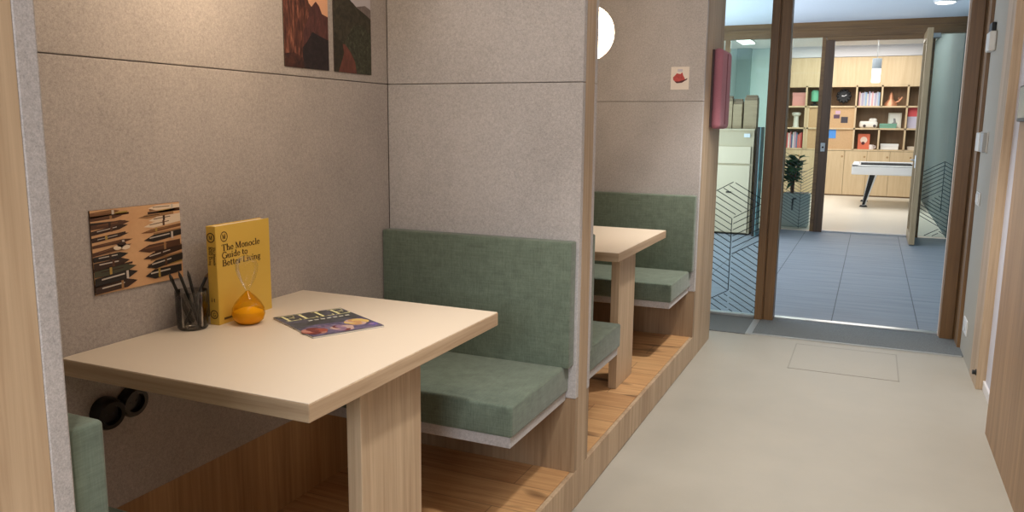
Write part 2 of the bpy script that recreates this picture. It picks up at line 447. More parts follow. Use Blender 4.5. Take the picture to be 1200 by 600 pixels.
# open leaf
d3 = bpy.data.objects.new('door_3', None); COL.objects.link(d3); d3.location = (.545, 12.16, 0); struct(d3)
xa, xb, ya, yb = .508, .574, 11.27, 12.15
MB().box(xa, xb, ya, ya+.10, .012, 2.69, .003, 1).box(xa, xb, yb-.10, yb, .012, 2.69, .003, 1).box(xa, xb, ya+.1, yb-.1, .012, .14).box(xa, xb, ya+.1, yb-.1, 2.58, 2.69).build('leaf_frame', M['oak_old'], d3)
MB().box(.543, .549, ya+.1, yb-.1, .14, 2.58).build('leaf_pane', M['glass'], d3)
MB().box(xa-.012, xa, ya+.03, ya+.07, .98, 1.14, .003, 1).cyl((xa-.01, ya+.05, 1.08), (xa-.05, ya+.05, 1.08), .009, n=12).cyl((xa-.05, ya+.045, 1.08), (xa-.05, ya+.16, 1.08), .009, n=12).build('door_handle', M['steel'], d3)
MB().box(.535, .70, 12.02, 12.16, 2.64, 2.70, .006, 2).tube([(.57, 12.1, 2.67), (.60, 11.85, 2.68), (.56, 11.7, 2.68)], .008).build('door_closer', M['steel_matt'], d3)

# ------------------------------------------------------------------ games room beyond
YS = 19.1
struct(MB().box(-6, 2.6, 12.2, 20, -.08, 0).build('floor_games_room', plain('pale_floor', srgb(238, 230, 216), .3)))
struct(MB().box(-6, 2.6, 12.28, 20, 3.22, 3.3).build('ceiling_games_room', M['ceil']))
struct(MB().box(-2.1, 1.1, YS+.42, YS+.5, 0, 3.22).box(-2.1, 1.1, YS+.01, YS+.42, 2.99, 3.22).build('wall_games_room_back', M['white']))
struct(MB().box(-6, -2.1, YS+.1, YS+.2, 0, 3.22).box(-2.95, -2.65, YS-.1, YS+.1, 0, 3.22, mi=1).build('wall_games_room_teal', [M['teal'], M['tealgrey']]))
struct(MB().box(1.0, 1.1, 12.3, YS+.5, 0, 3.22).build('wall_games_room_right', plain('slate_paint', srgb(92, 106, 108), .7)))

def shelf_unit():
    t = thing('shelf_unit', 'pale wood built-in shelf unit with open compartments above a row of cupboards', 'shelving', (-.1, YS, 0))
    zs = [1.005, 1.462, 1.933, 2.37]
    m = MB().box(-2.05, .998, YS+.36, YS+.4, 0, 2.98)
    m.build('back_panel', M['pale_wood_shade'], t)
    MB().box(-2.05, .998, YS, YS+.4, 2.385, 2.98).box(-1.2, -1.196, YS-.001, YS, 2.40, 2.97).box(-.44, -.436, YS-.001, YS, 2.40, 2.97).box(.335, .339, YS-.001, YS, 2.40, 2.97).build('upper_panel', M['pale_wood'], t)
    m = MB()
    for z in zs: m.box(-2.05, .998, YS, YS+.37, z-.017, z+.017)
    for z0, z1, xs in ((1.005, 1.462, (-1.86, -1.42, -1.36, -.40, .10, .60)), (1.462, 1.933, (-1.86, -1.42, -1.36, -.40, .60)), (1.933, 2.385, (-1.86, -1.42, -.93, -.40, .10, .60))):
        for x in xs: m.box(x-.017, x+.017, YS, YS+.37, z0, z1)
    m.box(-1.42, -1.36, YS+.02, YS+.05, 1.0, 1.93)
    m.build('shelf_frame', M['pale_wood'], t)
    MB().box(-1.36, -.40, YS+.03, YS+.06, 1.02, 1.92).build('pinboard', M['cork'], t)
    MB().box(-2.05, .998, YS+.02, YS+.4, 0, .985).build('cupboard_body', M['pale_wood_shade'], t)
    x = -1.9
    while x < .55:
        d = MB().box(x+.003, x+.447, YS-.002, YS+.02, .03, .98, .002, 1).build('cupboard_door', M['pale_wood'], t)
        MB().cyl((x+.40, YS-.002, .86), (x+.40, YS-.006, .86), .022, n=16).build('finger_hole', col(176, 140, 96), d)
        x += .45
    return t
shelf_unit()
YI = YS+.12
def small(name, label, cat, mb, mats, loc, group=None, smooth=False):
    o = mb.build(name, mats, None, smooth, loc); return setp(o, label, cat, group)
# shelf contents
Z1, Z2, Z3 = 1.022, 1.479, 1.950
small('storage_box', 'pale pink box in the top compartment at the end of the shelf unit', 'box', MB().box(-1.72, -1.44, YI, YI+.2, Z3, Z3+.29, .008).box(-1.725, -1.435, YI-.004, YI+.2, Z3+.22, Z3+.295, .006), col(224, 160, 150), (-1.58, YI, Z3))
t = thing('storage_jar', 'green jar on a black stand on the top shelf by the door frame', 'jar', (-1.25, YI+.05, Z3))
MB().lathe([(0, 0), (.09, 0), (.09, .03), (.03, .05), (.03, .08), (.07, .10), (.0, .10)], (-1.25, YI+.05, Z3)).build('stand', M['black'], t, True)
MB().lathe([(0, .10), (.08, .10), (.085, .30), (.06, .34), (0, .34)], (-1.25, YI+.05, Z3)).build('body', col(110, 186, 150), t, True)
small('vase', 'white column shaped vase on the middle shelf above the colourful books', 'vase', MB().lathe([(0, 0), (.08, 0), (.06, .03), (.055, .22), (.06, .25), (.09, .27), (.10, .31), (.08, .33), (.06, .31), (0, .30)], (-1.62, YI+.06, Z2)), col(224, 226, 214), (-1.62, YI+.06, Z2), None, True)
# clock
t = thing('sunburst_clock', 'round black sunburst clock in the top compartment above the pinboard', 'clock', (-.66, YI, Z3+.21))
m = MB()
for k in range(12):
    a = 2*PI*k/12; c = Vector((-.66+.125*math.cos(a), YI+.02, Z3+.21+.125*math.sin(a)))
    m.sphere(c, .035, 12, 8)
    m.cyl((-.66, YI+.02, Z3+.21), c, .014, n=8)
m.cyl((-.66, YI, Z3+.21), (-.66, YI+.05, Z3+.21), .105)
m.cyl((-.66, YI+.05, Z3+.21), (-.66, YI+.24, Z3+.21), .02)
m.build('case', M['black'], t)
MB().box(-.70, -.665, YI-.006, YI-.002, Z3+.205, Z3+.225).box(-.665, -.60, YI-.006, YI-.002, Z3+.215, Z3+.228, rot=Matrix.Rotation(-.5, 4, 'Y')).build('hands', M['white'], t)
# books : top shelf
def book(x, z, w, h, c, label, group, y=YI):
    t = thing('book', label, 'book', (x, y, z), group)
    MB().box(x, x+w, y, y+.17, z, z+h, .003, 1).build('cover', col(*c), t)
    MB().box(x+.004, x+w-.004, y+.005, y+.172, z+h-.002, z+h+.001).build('pages', col(236, 230, 216), t)
x = -.355; k = 0
names = ['pale pink', 'white', 'pale lilac', 'light grey', 'pale blue', 'cream', 'lavender', 'white']
pal = [(226, 176, 180), (226, 224, 228), (186, 180, 206), (206, 208, 214), (160, 186, 216), (226, 218, 204), (186, 178, 208), (226, 226, 230)]
while x < .05:
    i = k % len(pal); wd = [.032, .026, .04, .03, .036, .028, .034, .03][i]; hh = [.30, .27, .28, .30, .29, .26, .31, .28][i]
    if x+wd > .08: break
    book(x, Z3, wd-.002, hh, pal[i], 'slim pastel book standing upright in the row of pale books on the top shelf', 'pale books on the top shelf'); x += wd; k += 1
x = -1.83; k = 0
pal2 = [(60, 52, 60), (214, 90, 96), (236, 224, 220), (226, 150, 150), (90, 110, 150), (232, 228, 226), (206, 170, 190), (120, 140, 170), (228, 120, 110), (236, 150, 140), (210, 84, 80)]
while x < -1.47:
    i = k % len(pal2); wd = [.03, .036, .04, .028, .034, .03, .042, .03, .036, .03, .034][i]; hh = [.3, .34, .33, .36, .3, .35, .36, .34, .30, .33, .35][i]
    if x+wd > -1.44: break
    book(x, Z1, wd-.002, hh, pal2[i], 'bright coloured book standing upright in the compartment behind the plant', 'coloured books behind the plant'); x += wd; k += 1
# copper animal figure
t = thing('copper_ornament', 'copper coloured ornament with raised neck and branching arm in the top compartment', 'ornament', (.3, YI+.05, Z3))
cm = plain('copper', srgb(206, 146, 112), .35, .4)
MB().lathe([(0, 0), (.13, 0), (.12, .06), (.05, .14), (.03, .26), (.0, .30)], (.28, YI+.05, Z3), 20).build('body', cm, t, True)
MB().tube([(.33, YI+.05, Z3+.06), (.44, YI+.05, Z3+.10), (.50, YI+.05, Z3+.19)], .016).tube([(.44, YI+.05, Z3+.10), (.43, YI+.05, Z3+.18)], .012).build('arm', cm, t)
# second row: console, framed picture, green box
t = thing('game_console', 'white rounded game gadget resting in the wide middle compartment', 'toy', (-.1, YI, Z2))
MB().box(-.31, .06, YI, YI+.12, Z2, Z2+.15, .05, 4).box(-.12, .04, YI+.01, YI+.11, Z2+.1, Z2+.21, .04, 4).build('shell', col(232, 228, 220), t, True)
for wx in (-.20, 0): MB().cyl((wx, YI-.004, Z2+.045), (wx, YI+.006, Z2+.045), .03, n=16).build('wheel', col(70, 60, 60), t)
t = thing('picture_frame', 'small white framed drawing leaning in the wide middle compartment', 'picture', (.38, YI+.15, Z2))
MB().box(.26, .52, YI+.15, YI+.17, Z2, Z2+.33, .004, 1).build('frame', col(226, 222, 208), t)
MB().box(.29, .49, YI+.147, YI+.15, Z2+.03, Z2+.30).build('sheet', col(244, 243, 236), t)
MB().prism([(.33, YI+.147, Z2+.10), (.45, YI+.147, Z2+.10), (.42, YI+.147, Z2+.13), (.40, YI+.147, Z2+.21), (.36, YI+.147, Z2+.21), (.37, YI+.147, Z2+.13)], (0, -.001, 0)).build('drawing', col(150, 150, 150), t)
small('board_game_box', 'flat sea-green box lying before the small framed drawing', 'box', MB().box(.10, .43, YI, YI+.13, Z2, Z2+.05, .004).box(.095, .435, YI-.003, YI+.133, Z2+.05, Z2+.10, .004), col(112, 160, 140), (.26, YI, Z2))
small('storage_box', 'coral red box stacked on the lilac box by the open door', 'box', MB().box(.63, .84, YI, YI+.2, Z2+.25, Z2+.43, .006).box(.626, .844, YI-.003, YI+.2, Z2+.37, Z2+.435, .005), col(232, 92, 96), (.74, YI, Z2+.25))
small('storage_box', 'pale lilac box beneath the coral red box by the open door', 'box', MB().box(.63, .84, YI, YI+.2, Z2, Z2+.25, .006).box(.626, .844, YI-.003, YI+.2, Z2+.19, Z2+.25, .005), col(206, 200, 220), (.74, YI, Z2))
# third row
t = thing('board_game_box', 'upright orange game box with a dark face shape in the lower compartment', 'box', (-.2, YI, Z1))
MB().box(-.31, -.07, YI, YI+.10, Z1, Z1+.33, .005, 1).build('carton', col(222, 116, 84), t)
MB().cyl((-.19, YI-.003, Z1+.2), (-.19, YI+.002, Z1+.2), .07, n=20).build('printed_disc', col(240, 214, 196), t)
MB().cyl((-.20, YI-.005, Z1+.13), (-.20, YI+.001, Z1+.13), .035, n=16).build('printed_shape', col(90, 40, 40), t)
small('mug', 'small pale mug in front of the orange game box', 'mug', MB().lathe([(0, 0), (.045, 0), (.05, .10), (.045, .10), (.04, .01), (0, .01)], (-.03, YI-.05, Z1)).tube([(.015, YI-.05, Z1+.08), (.045, YI-.05, Z1+.075), (.045, YI-.05, Z1+.035), (.015, YI-.05, Z1+.03)], .008), col(238, 226, 222), (-.03, YI-.05, Z1), None, True)
small('storage_box', 'low wide white box in the lower compartment beside the orange game box', 'box', MB().box(.15, .50, YI, YI+.2, Z1, Z1+.12, .006).box(.145, .505, YI-.004, YI+.2, Z1+.07, Z1+.125, .006), col(236, 236, 234), (.32, YI, Z1))
small('storage_box', 'little cream box in the lowest compartment behind the open door', 'box', MB().box(.68, .86, YI, YI+.15, Z1, Z1+.06, .005).box(.675, .865, YI-.003, YI+.15, Z1+.04, Z1+.075, .005), col(230, 216, 196), (.77, YI, Z1))
# notes on the pinboard
for lab, (x, z, wx, hz, c) in (('dark photo pinned highest on the pinboard', (-.83, 1.68, .12, .08, (96, 70, 90))), ('dark photo pinned beside another on the pinboard, the lower of two', (-.68, 1.585, .14, .13, (70, 64, 70))), ('lilac scrap pinned above the dark photos on the pinboard', (-.80, 1.775, .10, .07, (206, 170, 190))), ('bright blue sheet pinned low on the pinboard by the door frame', (-1.02, 1.25, .26, .19, (84, 150, 226)))):
    small('pinned_note', lab, 'note', MB().box(x, x+wx, YS+.026, YS+.03, z, z+hz), col(*c), (x, YS+.03, z))

# pool table
t = thing('pool_table', 'white pool table with a slanted chrome leg seen through the open door', 'pool table', (.7, 16.9, 0))
py0, py1, px0, px1 = 16.25, 17.6, -.33, 2.1
px1 = .86; py1 = 18.2
MB().box(px0, px1, py0, py1, .62, .775, .02, 3).build('frame', col(240, 241, 243, .3), t)
MB().box(px0+.14, px1-.14, py0+.14, py1-.14, .77, .783).build('playing_cloth', col(60, 66, 70), t)
MB().box(px0, px1, py0, py0+.12, .775, .80, .008).box(px0, px0+.12, py0, py1, .775, .80, .008).box(px0, px1, py1-.12, py1, .775, .80, .008).build('cushion_rail', col(224, 226, 228, .4), t)
MB().box(px0+.16, px1, py0+.08, py0+.135, .775, .83, .004, 1).build('rail_nose', M['black'], t)
for ly in (16.55, 17.8):
    b = MB(); b.prism([(-.11, ly, .03), (-.05, ly, .03), (.12, ly, .63), (-.02, ly, .63)], (0, .07, 0))
    lg = b.build('leg', col(226, 228, 230, .3), t)
    MB().cyl((-.08, ly+.035, 0), (-.08, ly+.035, .03), .075, .055).build('foot', M['black'], lg)
    MB().prism([(-.105, ly-.003, .04), (-.06, ly-.003, .04), (.085, ly-.003, .625), (-.01, ly-.003, .625)], (0, .003, 0)).build('dark_inlay', M['black'], lg)
# pendant over pool table
t = thing('pendant_lamp', 'cylinder pendant lamp half grey half white over the pool table', 'lamp', (-.04, 15.5, 3.22))
MB().box(-.15, .12, 15.44, 15.56, 3.17, 3.219, .004, 1).build('ceiling_mount', M['plastic_white'], t)
MB().cyl((-.04, 15.5, 2.65), (-.04, 15.5, 3.18), .006, n=8).build('cord', M['steel_matt'], t)
MB().lathe([(0, .17), (.07, .17), (.075, .16), (.075, 0), (0, 0)], (-.04, 15.5, 2.49), 28).build('shade', col(150, 160, 168), t, True)
MB().lathe([(0, 0), (.065, 0), (.072, .02), (.072, .24), (0, .24)], (-.04, 15.5, 2.25), 28).build('diffuser', emis('pendant_glow', (1, .99, .97, 1), 1.2), t, True)
t = thing('ceiling_panel_light', 'long white ceiling light seen over the paper bags through the side pane', 'lamp', (-2.53, 17.2, 3.22))
MB().box(-2.65, -2.40, 16.7, 17.7, 3.175, 3.2, .004, 1).build('diffuser', M['ceiling_lamp'], t)
MB().box(-2.67, -2.38, 16.68, 17.72, 3.195, 3.22, .004, 1).build('housing', M['plastic_white'], t)
# planter with plant
t = thing('planter', 'pale grey planter box with black handle behind the lined glass pane', 'planter', (-1.0, 12.75, 0))
MB().box(-1.18, -.80, 12.6, 12.9, 0, .50, .02, 3).build('body', col(196, 204, 204), t, True)
MB().box(-1.16, -.82, 12.62, 12.88, .495, .505).build('soil', col(60, 48, 40), t)
MB().tube([(-1.03, 12.59, .25), (-1.03, 12.59, .42), (-.98, 12.59, .43)], .013).build('handle', M['black'], t)
def plant():
    base = Vector((-1.06, 12.75, .50))
    t = thing('potted_plant', 'green leafy plant growing from the pale grey planter', 'plant', base)
    stems = MB(); lf = []
    leaf = MB()
    for k in range(9):
        a = rnd.uniform(0, 2*PI); r = rnd.uniform(.05, .17); h = rnd.uniform(.28, .66)
        tip = base+Vector((r*math.cos(a), r*math.sin(a)*.6, h)); mid = base+Vector((r*.3*math.cos(a), r*.3*math.sin(a), h*.5))
        stems.tube([base+Vector((.02*math.cos(a), .02*math.sin(a), .006)), mid, tip], .008)
        for j in range(15):
            p = base.lerp(tip, .35+.65*j/14) if j else tip
            d = Vector((rnd.uniform(-1, 1), rnd.uniform(-.8, .8), rnd.uniform(-.2, .7))).normalized(); L = rnd.uniform(.13, .22)
            s = d.cross(Vector((0, 0, 1))).normalized()*L*.30; up = Vector((0, 0, -.02))
            a0, a1, a2 = p, p+d*L*.5, p+d*L+up
            leaf.poly([a0, a1+s, a2, a1-s])
    lm = streak('plant_leaf', [(.3, srgb(38, 84, 54)), (.7, srgb(92, 136, 84))], (1, 1, 1), 8)
    leaf.build('foliage', lm, t); stems.build('stem', col(130, 84, 70), t)
plant()

# cabinet with drawers and paper bags by the lobby glazing
t = thing('drawer_cabinet', 'beige filing cabinet with drawers behind the patterned glass side panel', 'cabinet', (-2.0, 11.5, 0))
cx0, cx1, cy0, cy1 = -2.35, -1.47, 11.3, 11.95
MB().box(cx0, cx1, cy0, cy1, .02, 1.42).box(cx0-.01, cx1+.01, cy0-.03, cy1, 1.42, 1.445, .003, 1).build('body', col(194, 176, 144), t)
dm = col(222, 202, 170)
for z0, z1 in ((.975, 1.205), (.03, .95)):
    d = MB().box(cx0+.02, cx1-.03, cy0-.022, cy0, z0, z1, .004, 1).build('drawer', dm, t)
    if z0 < .5: MB().box(-1.80, -1.73, cy0-.04, cy0-.022, .575, .595, .004, 1).build('handle', M['black'], d)
MB().box(-1.60, -1.52, cy0-.0245, cy0-.022, 1.33, 1.38).build('label_holder', col(220, 222, 220), t)
for k, (xa, xb, h, lab) in enumerate(((-2.12, -1.95, .45, 'brown paper bag at the end of the cabinet top, beside the wall'), (-1.915, -1.785, .44, 'slim brown paper bag standing second on the cabinet top'), (-1.775, -1.655, .40, 'shorter brown paper bag between two taller ones on the cabinet'), (-1.63, -1.46, .45, 'brown paper bag on the cabinet top beside the dark door post'))):
    b = MB(); z = 1.446
    b.box(xa, xb, 11.36, 11.55, z, z+h-.07, .004, 1)
    t = thing('paper_bag', lab, 'bag', ((xa+xb)/2, 11.45, z), 'brown paper bags on the cabinet')
    b.build('body', streak('kraft_%d' % k, [(.3, srgb(150, 128, 96)), (.7, srgb(176, 152, 116))], (3, 3, 40)), t)
    MB().box(xa, xb, 11.38, 11.53, z+h-.075, z+h-.03, .006, 1).box(xa+.01, xb-.01, 11.41, 11.50, z+h-.04, z+h, .006, 1).build('folded_top', col(132, 110, 82), t)

# black-edged glass screen beside the cabinet
t = thing('glass_screen', 'narrow black framed glass screen standing beside the filing cabinet', 'screen', (-1.33, 11.2, 0))
MB().box(-1.42, -1.385, 11.2, 11.6, 0, 1.47).build('frame', M['black'], t)
MB().box(-1.385, -1.375, 11.2, 11.6, 0, 1.47).build('pane', col(120, 160, 164, .2), t)

# ------------------------------------------------------------------ corridor right-hand fittings
def switch(lab, y, z, wy, hz, name='light_switch', cat='switch'):
    t = thing(name, lab, cat, (.64, y, z))
    MB().box(.632, .64, y-wy/2, y+wy/2, z-hz/2, z+hz/2, .003, 2).build('plate', M['plastic_white'], t)
    return t
t = switch('white switch box with grey cover, topmost control on the grey wall by the doorway', 5.86, 1.385, .34, .13, 'wall_controller', 'switch')
MB().box(.612, .633, 5.70, 5.84, 1.325, 1.445, .004, 2).build('cover', col(170, 172, 172), t)
MB().box(.606, .633, 5.86, 6.02, 1.325, 1.445, .006, 2).build('housing', M['plastic_white'], t)
t = switch('small white light switch midway up the grey wall', 5.85, 1.03, .17, .085)
MB().box(.626, .633, 5.79, 5.91, 1.0, 1.06, .004, 2).build('rocker', M['plastic_white'], t)
t = switch('white wall socket low on the grey wall near the floor', 5.82, .205, .19, .10, 'wall_socket', 'socket')
MB().cyl((.6325, 5.82, .205), (.629, 5.82, .205), .034).build('socket_rim', col(206, 206, 204), t)
t = thing('wall_sensor', 'small white sensor with a black cap high beside the doorway', 'sensor', (.64, 5.86, 2.02))
MB().box(.60, .64, 5.79, 5.95, 1.94, 2.06, .01, 3).build('body', M['plastic_white'], t)
MB().box(.615, .64, 5.86, 6.0, 2.065, 2.12, .006, 2).build('cap', M['black'], t)
t = thing('door_stop', 'small black door stop on the foot of the oak edge', 'door stop', (.638, 5.13, .09))
MB().cyl((.638, 5.13, .09), (.618, 5.13, .09), .013).build('bumper', M['black'], t)
MB().cyl((.638, 5.13, .09), (.634, 5.13, .09), .018).build('base', M['black'], t)
t = thing('room_sign', 'pale glass room sign on the oak wall at the edge of the corridor', 'sign', (.605, 4.2, 1.58))
MB().box(.592, .605, 4.06, 4.34, 1.50, 1.66, .003, 1).build('dark_edge', col(96, 100, 104), t)
MB().box(.589, .592, 4.07, 4.31, 1.515, 1.65).build('face', col(176, 190, 198, .2), t)

# pink felt pad on the end block
t = thing('felt_pad', 'rounded pink felt cushion hanging on the corridor face of the end partition', 'cushion', (XC, 5.32, 1.45))
MB().box(XC, XC+.062, 5.16, 5.52, 1.45, 1.945, .030, 5).build('padding', M['felt_pink'], t, True)
MB().box(XC, XC+.012, 5.145, 5.17, 1.46, 1.935).build('dark_edge', col(72, 52, 54), t)  # dark strip standing in for the shadow gap beside the pad
MB().tube([(XC+.063, 5.335, 1.48), (XC+.0635, 5.335, 1.92)], .0035).build('seam', col(120, 66, 78), t)

# ------------------------------------------------------------------ benches
def bench(facing, yw, label):
    """yw: felt face of its partition; facing +1 looks along +y, -1 along -y"""
    g = 'green upholstered booth benches'
    t = thing('booth_bench', label, 'bench', (-1.36, yw, 0), g)
    def yy(a, b): return (yw+facing*a, yw+facing*b) if facing > 0 else (yw+facing*b, yw+facing*a)
    y0, y1 = yy(.0, .522)
    MB().box(XW+.003, -.976, y0, y1, .476, .583, .010, 4).build('seat_cushion', M['fabric'], t, True)
    y0, y1 = yy(.004, .512)
    MB().box(XW+.003, -.986, y0, y1, .438, .476, .002, 1).build('seat_board', M['felt_pale'], t)
    y0, y1 = yy(.0, .060)
    bk = MB().box(XW+.003, -.957, y0, y1, .578, 1.047, .0075, 3).build('backrest', M['fabric'], t, True)
    return t
b1 = bench(+1, Y1B, 'green bench beside the felt edged partition, seat mostly hidden under the book table')
b2 = bench(-1, Y2A, 'green booth bench with tall backrest facing the table that holds the yellow book')
b3 = copy_tree(b1, None, (0, PER, 0)); b3['label'] = 'green bench of the second booth, back to back with the bench facing the book table'
b4 = copy_tree(b2, None, (0, PER, 0)); b4['label'] = 'green bench against the end partition below the small card with a red hat'

# ------------------------------------------------------------------ tables
def table(label):
    x0, x1, y0, y1 = XW+.001, -1.013, 1.263, 2.177
    t = thing('booth_table', label, 'table', (-1.385, 1.72, ZP), 'booth tables')
    tm = MB().box(x0, x1, y0, y1, ZT-.042, ZT-.0015, .0015, 1); tm.bm.normal_update()
    for fc in tm.bm.faces:
        if abs(fc.normal.x) > .9: fc.material_index = 1
    top = tm.build('tabletop', [M['oak_x'], M['oak_y']], t)
    MB().box(x0+.0015, x1-.0015, y0+.0015, y1-.0015, ZT-.0016, ZT, .0004, 1).build('laminate_surface', M['laminate'], top)
    MB().box(-1.132, -1.09, 1.553, 1.84, ZP, ZT-.042, .0015, 1).build('leg', M['oak_z'], t)
    return t
t1 = table('oak edged table with white top holding the yellow book and magazine')
t2 = copy_tree(t1, None, (0, PER, 0)); t2['label'] = 'empty oak edged table with white top in the second booth'

# ------------------------------------------------------------------ pendant globes
def globe(label, y):
    c = (-1.345, y, 1.917)
    t = thing('globe_pendant', label, 'lamp', (c[0], y, CEIL), 'globe pendants')
    MB().sphere(c, .137).build('globe', M['globe'], t, True)
    MB().cyl((c[0], y, 2.045), (c[0], y, 2.11), .03, n=20).build('socket_cap', M['steel_matt'], t)
    MB().cyl((c[0], y, 2.10), (c[0], y, CEIL), .004, n=8).build('cord', M['black'], t)
    MB().cyl((c[0], y, CEIL-.025), (c[0], y, CEIL), .05).build('canopy', M['steel_matt'], t)
globe('glowing white globe lamp hanging above the table with the yellow book', 1.71)
globe('glowing white globe lamp half hidden behind the middle partition', 1.71+PER)

# ------------------------------------------------------------------ lettering: a small serif stroke alphabet (unit height, thick stems, thin bars)
TK, TN = .15, .065
def arc(cx, cy, rx, ry, a0, a1, n=14): return [(cx+rx*math.cos(math.radians(a0+(a1-a0)*k/n)), cy+ry*math.sin(math.radians(a0+(a1-a0)*k/n))) for k in range(n+1)]
def stem(x, y0, y1, s0=1, s1=1):
    r = [([(x, y0), (x, y1)], TK)]
    if s0: r.append(([(x-.15, y0+.03), (x+.15, y0+.03)], .06))
    if s1: r.append(([(x-.15, y1-.03), (x+(.15 if s1 == 1 else 0), y1-.03)], .06))
    return r
GLY = {
 'T': (.80, stem(.40, 0, 1)+[([(.04, .96), (.76, .96)], .075), ([(.06, .96), (.06, .76)], .06), ([(.74, .96), (.74, .76)], .06)]),
 'h': (.66, stem(.16, 0, 1.03, 1, 2)+stem(.50, 0, .42, 1, 0)+[(arc(.33, .42, .17, .20, 180, 0), .09)]),
 'e': (.56, [(arc(.28, .32, .21, .30, 5, 320), .10), ([(.08, .36), (.48, .36)], .055)]),
 'M': (1.06, stem(.86, 0, 1)+[([(.16, 0), (.16, 1)], TN), ([(.02, .03), (.30, .03)], .06), ([(.18, 1), (.52, .05)], .14), ([(.52, .05), (.84, 1)], TN), ([(.02, .97), (.2, .97)], .06)]),
 'o': (.62, [(arc(.31, .32, .22, .29, 0, 360, 24), .11)]),
 'n': (.68, stem(.16, 0, .64, 1, 2)+stem(.52, 0, .42, 1, 0)+[(arc(.34, .42, .18, .20, 180, 0), .09)]),
 'c': (.54, [(arc(.29, .32, .21, .29, 45, 320), .11)]),
 'l': (.34, stem(.17, 0, 1.03, 1, 2)),
 'G': (.88, [(arc(.46, .5, .38, .48, 40, 330, 20), .12)]+[([(.79, .04), (.79, .44)], TK), ([(.6, .44), (.92, .44)], .06)]),
 'u': (.68, [([(.16, .62), (.16, .22)], TK), ([(.02, .60), (.2, .60)], .06), ([(.50, .62), (.50, 0)], TK), ([(.38, .60), (.54, .60)], .06), (arc(.33, .22, .17, .19, 180, 360), .08), ([(.5, .03), (.64, .03)], .06)]),
 'i': (.34, stem(.17, 0, .64, 1, 2)+[([(.17, .80), (.17, .94)], .15)]),
 'd': (.66, stem(.50, 0, 1.03, 0, 2)+[(arc(.30, .32, .20, .29, 20, 340), .10), ([(.5, .03), (.64, .03)], .06)]),
 't': (.42, [([(.18, .86), (.18, .12)], TK), ([(.04, .62), (.38, .62)], .06), (arc(.28, .13, .10, .10, 180, 330, 8), .08)]),
 'B': (.76, stem(.18, 0, 1, 0, 0)+[([(.03, .03), (.4, .03)], .06), ([(.03, .97), (.4, .97)], .06), ([(.2, .53), (.4, .53)], .06), (arc(.38, .75, .22, .22, 90, -90), .12), (arc(.40, .28, .26, .25, 90, -90), .12)]),
 'r': (.50, stem(.16, 0, .64, 1, 2)+[(arc(.34, .40, .18, .20, 170, 50, 8), .09)]),
 'L': (.70, stem(.20, 0, 1)+[([(.2, .035), (.64, .035)], .07), ([(.63, .03), (.63, .26)], .06)]),
 'v': (.60, [([(.08, .62), (.31, 0)], .13), ([(.31, 0), (.52, .62)], .065), ([(0, .61), (.2, .61)], .06), ([(.42, .61), (.62, .61)], .06)]),
 'g': (.60, [(arc(.28, .40, .19, .21, 0, 360, 20), .10), (arc(.29, -.12, .22, .15, 0, 360, 20), .08), ([(.16, .2), (.16, .04)], .08), ([(.42, .56), (.58, .62)], .07)]),
 'E': (.74, stem(.20, 0, 1, 0, 0)+[([(.05, .035), (.64, .035)], .07), ([(.05, .965), (.62, .965)], .07), ([(.2, .52), (.5, .52)], .06), ([(.63, .03), (.63, .26)], .06), ([(.61, .97), (.61, .76)], .06), ([(.5, .62), (.5, .42)], .06)]),
 ' ': (.30, []),
}
def write(mb, text, O, U, V, h, mi=0, thick=.0003, track=.02, bold=1.0, xs=1.0):
    """text starting at O, advancing along U, rising along V"""
    O, U, V = Vector(O), Vector(U).normalized(), Vector(V).normalized(); Nn = U.cross(V)
    x = 0
    for ch in text:
        wd, strokes = GLY[ch]
        for pts, w in strokes:
            w = w*bold
            for a, b in zip(pts, pts[1:]):
                a, b = Vector(a), Vector(b); d = (b-a)
                if d.length < 1e-6: continue
                d.normalize(); nn = Vector((-d.y, d.x))*w/2; e = d*(.012 if len(pts) > 2 else 0)
                q = [a-nn-e, b-nn+e, b+nn+e, a+nn-e]
                mb.prism([O+U*((x+p.x)*h*xs)+V*(p.y*h)+Nn*.0002 for p in q], Nn*thick, mi)
        x += wd+track
    return x*h*xs
def ring(mb, c, U, V, r, w, mi=0, n=28):
    c, U, V = Vector(c), Vector(U).normalized(), Vector(V).normalized(); Nn = U.cross(V)
    for k in range(n):
        a, b = 2*PI*k/n, 2*PI*(k+1)/n
        q = [c+(U*math.cos(t)+V*math.sin(t))*rr+Nn*.0002 for t, rr in ((a, r-w/2), (b, r-w/2), (b, r+w/2), (a, r+w/2))]
        mb.prism(q, Nn*.0003, mi)

